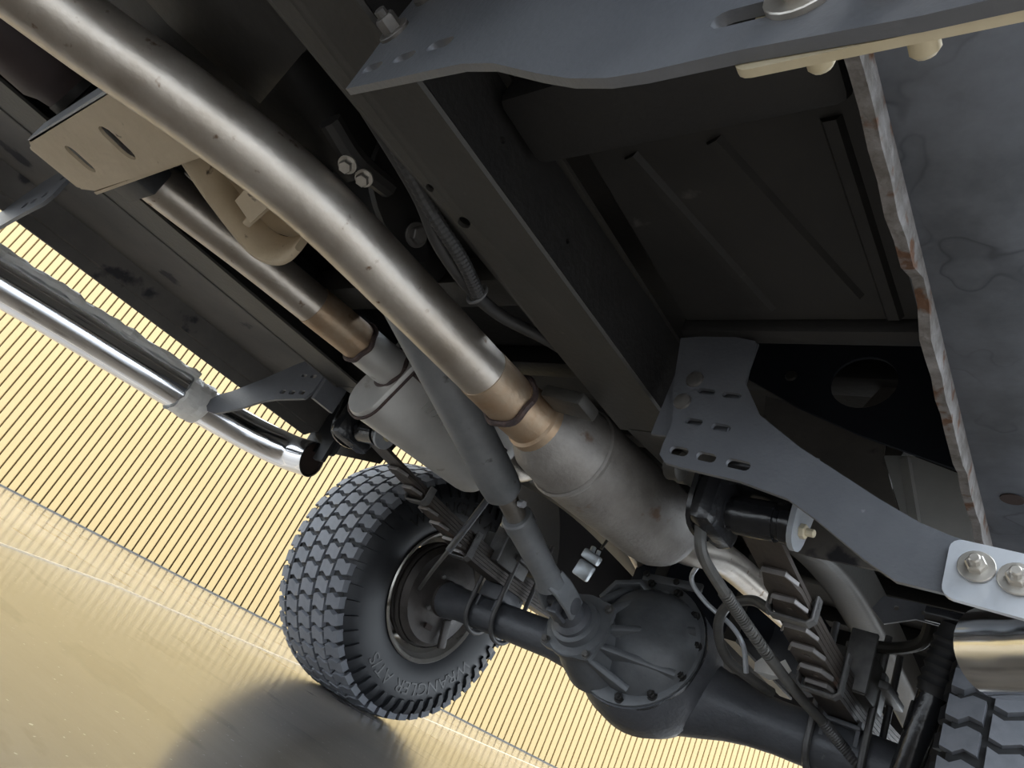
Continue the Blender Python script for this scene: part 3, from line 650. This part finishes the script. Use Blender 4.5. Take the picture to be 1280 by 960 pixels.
def make_wheel(xc, s, label):
    """s: +1 when the inner side faces +x"""
    root = thing('wheel', label, 'wheel', (xc, YA, 0), 'rear wheels')
    hub = Vector((xc, YA, ZA)); d = Vector((s*1.0,0,0)); KW = 1.14
    hw = .145
    prof = [(.118,.198),(.130,.202),(.138,.215),(.146,.25),(.150,.285),(.147,.32),(.139,.352),(.126,.372),(.10,.380),(.05,.384),(-.05,.384),(-.10,.380),(-.126,.372),(-.139,.352),(-.147,.32),(-.150,.285),(-.146,.25),(-.138,.215),(-.130,.202),(-.118,.198)]
    bm = newbm(); lathe(bm, hub, d, [(h*KW, r) for h, r in prof], 96, False); ty = obj('tyre', bm, 'sidewall', root)
    bm = newbm(); lathe(bm, hub, d, [(h*KW, r) for h, r in [(.131,.371),(.10,.3815),(.05,.3855),(-.05,.3855),(-.10,.3815),(-.131,.371)]], 96, False); obj('tread_base', bm, 'groove', ty)
    rows = [dict(u0=.094,u1=.140,r0=.376,r1=.3965,a=R(2.9),jag=.03,slope=-.012,n=50,ph=0),
            dict(u0=.036,u1=.088,r0=.382,r1=.3955,a=R(3.05),jag=.05,n=50,ph=.35),
            dict(u0=-.026,u1=.030,r0=.382,r1=.396,a=R(3.05),jag=.05,n=50,ph=.8),
            dict(u0=-.086,u1=-.032,r0=.382,r1=.3955,a=R(3.05),jag=.05,n=50,ph=.2),
            dict(u0=-.140,u1=-.092,r0=.376,r1=.3845,a=R(2.9),jag=.03,slope=.012,n=50,ph=.6)]
    for row in rows:
        first = None
        for k in range(row['n']):
            th = 2*math.pi*(k+row['ph'])/row['n']
            if first is None:
                key = 'tb%.3f%d' % (row['u0'], s)
                o = obj('tread_block', tread_mesh(row, s), 'tread', ty, 25)
                o.data.transform(Matrix.Translation(wloc(ty))); first = o
            else:
                o = first.copy(); col.objects.link(o)
            o.location = hub - wloc(ty); o.rotation_euler = (th, 0, 0)
    # shoulder lugs on the inner sidewall
    lug = None
    for k in range(50):
        th = 2*math.pi*(k+.1)/50
        if lug is None:
            bm = newbm(); P = [(.1375,.366,-.9),(.1375,.366,.9),(.1475,.345,.8),(.1475,.345,-.8),(.1495,.322,-.5),(.1495,.322,.5)]
            v = [bm.verts.new((s*(u*KW+.004), r*math.sin(R(2.3)*t), r*math.cos(R(2.3)*t))) for u, r, t in P]
            w_ = [bm.verts.new((s*(u*KW-.008), (r-.003)*math.sin(R(2.6)*t), (r-.003)*math.cos(R(2.6)*t))) for u, r, t in P]
            bm.faces.new((v[0],v[1],v[2],v[3])); bm.faces.new((v[3],v[2],v[5],v[4]))
            loop = [0,1,2,5,4,3]
            for i in range(6): a, b = loop[i], loop[(i+1)%6]; bm.faces.new((v[a],v[b],w_[b],w_[a]))
            lug = obj('shoulder_lug', bm, 'sidewall', ty, 30); lug.data.transform(Matrix.Translation(wloc(ty))); o = lug
        else:
            o = lug.copy(); col.objects.link(o)
        o.location = hub - wloc(ty); o.rotation_euler = (th, 0, 0)
    # raised lettering on the inner sidewall
    for txt, a0 in (('WRANGLER', R(-60)), ('AT/S', R(-110)), ('WRANGLER', R(120)), ('AT/S', R(70))):
        b = text_bm(txt, .055, .0012)
        for v in b.verts:
            x, y, z = v.co; rr = .268 + y; a = a0 - x*1.10/.285      # tops outward, reading clockwise seen from inside
            v.co = hub + Vector((s*(.1475*KW + z + .0025*math.sin(max(0, min(1, (rr-.25)/.08))*math.pi)), s*rr*math.cos(a), rr*math.sin(a)))
        obj('lettering', b, 'letter', ty)
    # rim
    bm = newbm(); lathe(bm, hub, d*1.0, [(h*KW, r) for h, r in [(.132,.203),(.140,.212),(.144,.208),(.138,.198),(.126,.194),(.118,.186),(.06,.182),(.03,.170),(-.05,.168),(-.11,.182),(-.118,.194),(-.13,.205)]], 72, False); rm = obj('rim', bm, 'rim', root)
    bm = newbm()
    b2 = plate_mesh([(.170*math.cos(R(a)), .170*math.sin(R(a))) for a in range(0,360,6)], [slot(.13*math.cos(R(a)), .13*math.sin(R(a)), .045, .028, R(a+90)) for a in range(0,360,45)], .008, lambda a, b_, t: hub + Vector((-s*.05+t, a, b_))); obj('rim_disc', b2, 'rim', rm)
    return root
make_wheel(-1.833, 1, 'wheel with knobbly all terrain tyre showing its inner rim and sidewall')
make_wheel(-.057, -1, 'wheel whose dusty tread shows beneath the chrome tube end')

# ================================================================== STEP BARS
def annulus_tube(bm, pts, r, ri, depth):
    P = catmull(pts, 8); sweep(bm, P, circ(r, 32), False)
    return P
def step_bar(xb, s, label, zf, pts, brackets):
    root = thing('step_bar', label, 'step bar', (xb, 0, .40), 'side step bars')
    bm = newbm(); P = catmull(pts, 10); rings = sweep(bm, P, circ(.05, 36), False)
    # rolled end: lip then inner wall
    last = rings[-1]; d = (P[-1]-P[-2]).normalized(); c = P[-1]
    inner = [bm.verts.new(c + (v.co-c)*.93) for v in last]; deep = [bm.verts.new(c + (v.co-c)*.93 - d*.012) for v in last]
    n = len(last)
    for a, b in ((last, inner), (inner, deep)):
        for k in range(n): bm.faces.new((a[k], a[(k+1)%n], b[(k+1)%n], b[k]))
    bm.faces.new(rings[0])
    tb = obj('tube', bm, 'chrome', root)
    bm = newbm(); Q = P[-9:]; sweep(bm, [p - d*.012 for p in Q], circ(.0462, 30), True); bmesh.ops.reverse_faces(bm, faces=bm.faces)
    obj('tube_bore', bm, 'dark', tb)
    for fn in brackets: fn(root)
    return root
def near_rear(root):
    out = [(-.49,.687),(-.43,.694),(-.383,.684),(-.377,.62),(-.346,.576),(-.29,.539),(-.199,.491),(-.16,.473),(-.133,.465),(-.078,.456),(.03,.450),(.03,.402),(-.072,.407),(-.131,.410),(-.169,.411),(-.200,.426),(-.253,.458),(-.286,.475),(-.344,.487),(-.421,.493),(-.442,.496),(-.453,.506),(-.454,.522),(-.452,.553),(-.47,.60)]
    hs = [slot(-.429,.514,.026,.012,R(-5)), slot(-.392,.511,.026,.012,R(-5)), slot(-.351,.507,.030,.012,R(-5)), slot(-.424,.557,.024,.009,R(-5)), slot(-.387,.553,.025,.010,R(-5)), slot(-.423,.603,.024,.008,R(-5)), slot(-.388,.600,.025,.009,R(-5))]
    bm = plate_mesh(out, hs, .006, lambda a, b, t: Vector((a, .70+t, b))); bk = obj('mounting_bracket', bm, 'bracket', root)
    bk['label'] = 'black slotted bracket bolted beside the frame rail'
    # ghost of a second hole row: rear doubler plate
    bm = plate_mesh([(-.485,.69),(-.385,.69),(-.385,.54),(-.485,.54)], [slot(-.445,.655,.018,.014)], .004, lambda a, b, t: Vector((a, .712+t, b))); obj('doubler_plate', bm, 'bracket', bk)
    for x, z in ((-.445,.62),(-.45,.585)):
        bm = newbm(); lathe(bm, (x,.697,z), (0,-1,0), [(0,.012),(.003,.011),(.004,.006)], 14); obj('bolt_cap', bm, 'dirtybolt', bk)
    bm = plate_mesh(smoothrect(-.1315,.404,-.02,.460,.010), [], .006, lambda a, b, t: Vector((a, .692+t, b - (a+.13)*.06))); pl = obj('clamp_plate', bm, 'plate', root)
    pl['label'] = 'pale zinc clamp plate with two bolts'
    for x, z in ((-.1085,.436),(-.079,.432)):
        bm = newbm(); hexbolt(bm, (x,.688,z), (0,-1,.05), .0085, .007, .0145, .009); obj('bolt', bm, 'bolt', pl)
def smoothrect(x0, z0, x1, z1, r):
    return [((x0+x1)/2+a, (z0+z1)/2+b) for a, b in rrect(x1-x0, z1-z0, r, 4)]
def near_front(root):
    out = [(-.485,.508),(-.335,.481),(-.30,.468),(-.25,.440),(-.222,.426),(-.196,.417),(-.175,.4135),(-.129,.410),(-.065,.401),(.03,.396),(.03,.445),(-.06,.452),(-.16,.475),(-.22,.505),(-.29,.545),(-.346,.58),(-.377,.62),(-.383,.684),(-.488,.687),(-.492,.60),(-.487,.55)]
    hs = [slot(-.466,.527,.026,.010,R(-8)), slot(-.424,.523,.026,.010,R(-8)), slot(-.383,.521,.028,.011,R(-8)), slot(-.135,.436,.032,.012,R(-6))]
    bm = plate_mesh(out, hs, .006, lambda a, b, t: Vector((a, .15+t, b))); bk = obj('mounting_bracket', bm, 'bracket', root)
    bk['label'] = 'black bracket plate arching over the floor pan'
    for x, z, wr in ((-.112,.437,.015),(-.074,.431,.015)):
        bm = newbm(); hexbolt(bm, (x,.147,z), (0,-1,0), .0085, .007, wr, .008); obj('bolt', bm, 'bolt', bk)
        bm = newbm(); lathe(bm, (x+.004,.153,z-.012), (0,1,0), [(0,.0055),(.018,.0055),(.020,.004)], 12); obj('bolt_end', bm, 'yellowzinc', bk)
    bm = plate_mesh(smoothrect(-.135,.406,.0,.452,.008), [], .004, lambda a, b, t: Vector((a, .1555+t, b - (a+.13)*.06))); pl = obj('clamp_plate', bm, 'yellowzinc', root)
    for p in ((-.475,.147,.575),(-.465,.147,.62),(-.45,.147,.66)):
        bm = newbm(); hexbolt(bm, p, (0,-1,0), .009, .012, .014, .006); obj('bolt', bm, 'dirtybolt', bk)
near = step_bar(.025, 1, 'chrome step tube end beside the zinc clamp plate', 0,
    [(.03,-1.3,.455),(.03,.1,.455),(.03,.60,.455),(.022,.76,.454),(-.015,.86,.455),(-.07,.93,.457),(-.125,.985,.458)], [near_rear, near_front])
def far_rear(root):
    out = [(-1.84,.508),(-1.80,.483),(-1.754,.480),(-1.659,.503),(-1.58,.532),(-1.525,.543),(-1.412,.555),(-1.396,.575),(-1.388,.678),(-1.45,.675),(-1.525,.648),(-1.637,.595),(-1.75,.548),(-1.80,.535)]
    hs = [slot(-1.435,.57,.024,.011), slot(-1.475,.567,.024,.011), slot(-1.515,.566,.024,.011), slot(-1.43,.615,.024,.009), slot(-1.47,.615,.022,.008), slot(-1.425,.655,.024,.010), slot(-1.465,.652,.022,.009)]
    bm = plate_mesh(out, hs, .006, lambda a, b, t: Vector((a, .77+t, b))); bk = obj('mounting_bracket', bm, 'bracket', root)
    bm = newbm(); box(bm, (-1.385,.80,.62), (.012,.06,.12)); obj('bracket_flange', bm, 'bracket', bk)
def far_front(root):
    out = [(-1.87,.508),(-1.80,.483),(-1.70,.500),(-1.64,.515),(-1.52,.534),(-1.421,.544),(-1.40,.56),(-1.40,.655),(-1.51,.645),(-1.62,.635),(-1.72,.605),(-1.842,.565)]
    hs = [slot(-1.47,.572,.03,.013), slot(-1.525,.566,.03,.013), slot(-1.575,.562,.03,.013), slot(-1.45,.61,.026,.010)]
    bm = plate_mesh(out, hs, .006, lambda a, b, t: Vector((a, .16+t, b))); obj('mounting_bracket', bm, 'bracket', root)
far = step_bar(-1.88, -1, 'scuffed chrome step tube with curved open end in front of cream wall', 0,
    [(-1.88,-1.3,.43),(-1.88,.0,.462),(-1.88,.40,.482),(-1.88,.72,.499),(-1.875,.86,.507),(-1.855,.96,.514),(-1.805,1.035,.520),(-1.725,1.062,.523)], [far_rear, far_front])
# crumpled plastic wrap left on the bar
pw_ = thing('plastic_wrap', 'crumpled white plastic film wrapped along the far chrome step tube', 'plastic film', (-1.88,0,.52))
bm = newbm(); pts = []; y = -1.2
while y < .73: pts.append((-1.868+random.uniform(-.003,.003), y, .462+.0515*max(0,y)+.025*min(0,y)+.054+random.uniform(-.003,.003))); y += .02
rg = sweep(bm, pts, rrect(.034,.020,.008,3), up=(0,0,1))
for r_ in rg:
    k = random.uniform(.82,1.18)
    c = sum((v.co for v in r_), Vector())/len(r_)
    for v in r_: v.co = c + (v.co-c)*k + Vector((random.uniform(-.0025,.0025), 0, random.uniform(-.0025,.0025)))
obj('film_strip', bm, 'film', pw_, 20)
bm = newbm(); rings = []
for k in range(10):
    y = .705 + .075*k/9; c = Vector((-1.88, y, .4985+.05*(y-.72))); rings.append([bm.verts.new(c + Vector((math.cos(2*math.pi*j/28), 0, math.sin(2*math.pi*j/28)))*(.054+random.uniform(-.0015,.004)) + Vector((0,random.uniform(-.003,.003),0))) for j in range(28)])
for a, b in zip(rings, rings[1:]):
    for k in range(28): bm.faces.new((a[k], a[(k+1)%28], b[(k+1)%28], b[k]))
obj('film_band', bm, 'film', pw_, 15)

# ================================================================== SHOCK, CABLES, LINES
sk = thing('shock_absorber', 'black shock absorber with ribbed rubber boot beside the near tyre', 'shock absorber', (-.275,1.46,.36))
so = Vector((-.238,1.43,.622)); sdn = Vector((-.045,.05,-.26)).normalized()
bm = newbm(); pr = []
for k in range(6): pr += [(.02+k*.016,.026),(.028+k*.016,.030),(.034+k*.016,.026)]
lathe(bm, so, sdn, [(0,.024),(.018,.026)] + pr + [(.125,.026)], 24); obj('rubber_boot', bm, 'rubber', sk)
bm = newbm(); lathe(bm, so, sdn, [(.12,.023),(.30,.023),(.31,.018)], 20); obj('shock_body', bm, 'gloss', sk)
bm = newbm(); lathe(bm, so - Vector((.05,0,-.012)), (1,0,0), [(0,.014),(.07,.014)], 14); obj('top_eye', bm, 'gloss', sk)

bm = plate_mesh([(-.385,.630),(-.37,.660),(-.30,.662),(-.245,.650),(-.245,.628),(-.31,.630),(-.36,.606)], [slot(-.345,.642,.009,.009), slot(-.30,.645,.008,.008)], .006, lambda a, b, t: Vector((a, 1.47+t, b))); obj('mount_arm', bm, 'axle', sk)
def cable_thing(name, label, cat, pts, r, m, n=6, spring=None, group=None):
    bm = newbm(); tube(bm, pts, r, 10, n); o = obj(name, bm, m)
    tag(o, label, cat, group); return o
# parking brake cable with spring guard along the near side
pbc = thing('parking_brake_cable', 'parking brake cable in coiled spring guard crossing the axle tube', 'cable', (-.5,1.4,.43))
main = [(-.512,.965,.53),(-.502,.985,.490),(-.50,1.09,.474),(-.50,1.20,.465),(-.50,1.342,.455),(-.485,1.50,.437),(-.46,1.60,.422),(-.43,1.645,.40),(-.38,1.66,.37),(-.31,1.69,.35)]
bm = newbm(); tube(bm, main[:3], .0095, 10); obj('outer_sleeve', bm, 'cable', pbc)
def coil(pts, r, wr, turns):
    P = catmull(pts, 40); out = []; n = len(P)
    x = None
    tot = turns*10
    for k in range(tot+1):
        t = k/tot*(n-1); i = min(int(t), n-2); p = P[i].lerp(P[i+1], t-i); d = (P[i+1]-P[i]).normalized()
        if x is None: x, y, _ = frame_for(d)
        x = (x - d*x.dot(d)).normalized(); y = d.cross(x); a = 2*math.pi*k/10
        out.append(p + (x*math.cos(a)+y*math.sin(a))*r)
    bm = newbm(); sweep(bm, out, circ(wr,5)); return bm
obj('coil_guard', coil(main[2:5], .0085, .0030, 28), 'cable', pbc)
bm = newbm(); tube(bm, main[4:7], .0105, 12); obj('outer_sleeve', bm, 'cable', pbc)
obj('coil_guard', coil(main[6:], .0095, .0032, 30), 'ubolt', pbc)
bm = newbm(); tube(bm, main, .005, 8); obj('inner_cable', bm, 'cable', pbc)
pbf = thing('parking_brake_cable', 'thin straight parking brake cable entering the far backing plate', 'cable', (-1.57,1.5,.37))
fpp = [(-1.30,1.36,.80),(-1.335,1.365,.66),(-1.36,1.362,.56),(-1.40,1.375,.468),(-1.50,1.452,.418),(-1.64,1.573,.376)]
bm = newbm(); tube(bm, fpp, .006, 10); obj('inner_cable', bm, 'cable', pbf)
bm = newbm(); tube(bm, fpp[1:4], .0095, 12); obj('outer_sleeve', bm, 'axle', pbf)
cable_thing('brake_hose', 'thick grey brake hose looping above the axle tube', 'hose', [(-.55,1.42,.56),(-.60,1.44,.575),(-.66,1.47,.555),(-.675,1.50,.51),(-.66,1.55,.47),(-.62,1.60,.455),(-.585,1.65,.45)], .011, 'cable')
cable_thing('brake_line', 'thin pale bent brake line dropping to the axle tube', 'pipe', [(-.70,1.42,.66),(-.745,1.46,.63),(-.76,1.48,.595),(-.72,1.50,.56),(-.655,1.51,.53),(-.625,1.53,.50),(-.615,1.56,.455)], .0055, 'plate')
cable_thing('brake_line', 'dark bent brake line curving beneath the frame rail behind the spring', 'pipe', [(-.42,1.62,.60),(-.36,1.60,.605),(-.31,1.56,.62),(-.29,1.50,.655)], .012, 'frame')
# conduit loom tucked inside the near frame rail
lm = thing('wiring_loom', 'ribbed black wiring conduit drooping inside the frame rail', 'conduit', (-.62,.42,.56))
lp = [(-.615,.20,.61),(-.612,.31,.588),(-.622,.375,.572),(-.632,.45,.572),(-.64,.52,.585),(-.62,.60,.605),(-.60,.70,.625)]
bm = newbm(); tube(bm, lp, .0085, 12); obj('plain_tube', bm, 'loom', lm)
lp2 = [(-.60,.24,.60),(-.603,.33,.580),(-.606,.40,.572),(-.622,.46,.568)]
P = catmull(lp2, 24); bm = newbm(); sweep(bm, P, circ(.008,12), True, [1+.12*(k%2) for k in range(len(P))]); obj('ribbed_sleeve', bm, 'loom', lm, 20)
bm = newbm(); P = [Vector((-.628+.014*math.cos(t), .462, .571+.014*math.sin(t))) for t in [2*math.pi*k/20 for k in range(21)]]; sweep(bm, P, circ(.0022,6)); obj('clip_ring', bm, 'ubolt', lm)
# dark pipe and lever beyond the near exhaust pipe
ch = thing('clutch_linkage', 'dark clutch linkage arm hanging above the near exhaust pipe', 'linkage', (-.74,.40,.60))
bm = plate_mesh(smoothpoly([(.30,.70),(.31,.64),(.36,.605),(.42,.60),(.44,.62),(.41,.65),(.38,.70)],3), [slot(.40,.625,.022,.022)], .01, lambda a, b, t: Vector((-.74+t, a, b))); obj('arm', bm, 'gearcase', ch)
bm = newbm(); hexbolt(bm, (-.733,.405,.628), (1,0,-.2), .012, .01, .017); obj('pivot_bolt', bm, 'dirtybolt', ch)
for p in ((-.70,.265,.60),(-.70,.29,.605)):
    bm = newbm(); hexbolt(bm, p, (.6,-.3,-1), .008, .010, .011); obj('small_bolt', bm, 'bolt', ch)
bm = newbm(); tube(bm, [(-.70,.22,.62),(-.705,.27,.615),(-.72,.33,.635)], .014, 10); obj('boot', bm, 'gearcase', ch)
# fuel tank behind the axle
tk = thing('fuel_tank', 'dark navy fuel tank hung behind the differential', 'tank', (-.95,2.35,.60))
bm = newbm(); box(bm, (-1.02,2.33,.76), (.52,.55,.26), bev=.05); obj('tank_shell', bm, 'tank', tk)
for x in (-.88,-1.16):
    bm = newbm(); box(bm, (x,2.33,.625), (.04,.57,.008)); box(bm, (x,2.052,.76), (.04,.008,.26)); obj('tank_strap', bm, 'frame', tk)
# pale alloy valve block hanging over the axle
vb = thing('brake_valve', 'small pale alloy valve block hanging above the driveshaft joint', 'valve', (-1.09,1.57,.56))
bm = newbm(); rv = Euler((R(12),R(14),R(20))).to_matrix(); box(bm, (-1.105,1.57,.572), (.045,.03,.045), rv, .005); obj('block', bm, 'clip', vb)
bm = newbm(); box(bm, (-1.098,1.57,.612), (.05,.034,.026), rv, .005); obj('block_cap', bm, 'clip', vb)
bm = newbm(); lathe(bm, (-1.10,1.565,.622), (0,0,1), [(0,.008),(.016,.008),(.018,.005)], 10); lathe(bm, (-1.08,1.565,.62), (0,0,1), [(0,.006),(.012,.006)], 10); obj('bleed_screw', bm, 'clip', vb)
bm = newbm(); tube(bm, [(-1.08,1.57,.64),(-1.07,1.57,.70),(-1.05,1.50,.78),(-1.0,1.42,.82)], .004, 8); obj('feed_line', bm, 'frame', vb)
# paint blotch rag on the axle tube near the spring
rg_ = thing('paper_scrap', 'torn white scrap stuck between axle tube and leaf spring', 'scrap', (-.56,1.52,.44))
b2 = plate_mesh([(-.60,.47),(-.585,.486),(-.565,.482),(-.552,.475),(-.535,.492),(-.52,.476),(-.53,.455),(-.555,.440),(-.575,.445),(-.597,.452)], [], .004, lambda a, b, t: Vector((a-.022, 1.60+t+.01*math.sin(a*60), b+.022))); obj('scrap', b2, 'film', rg_)
# mud flap beyond the far step bar
mfp = thing('mud_flap', 'black rubber mud flap hanging ahead of the all terrain tyre', 'mud flap', (-1.72,1.06,.50))
b2 = plate_mesh(smoothrect(-1.80,.545,-1.64,.70,.012), [], .008, lambda a, b, t: Vector((a, 1.06+t, b))); obj('flap', b2, 'rubber', mfp)
b2 = plate_mesh(smoothrect(-1.70,.52,-1.655,.70,.004), [], .012, lambda a, b, t: Vector((a, 1.05+t, b))); obj('flap_stay', b2, 'rubber', mfp)
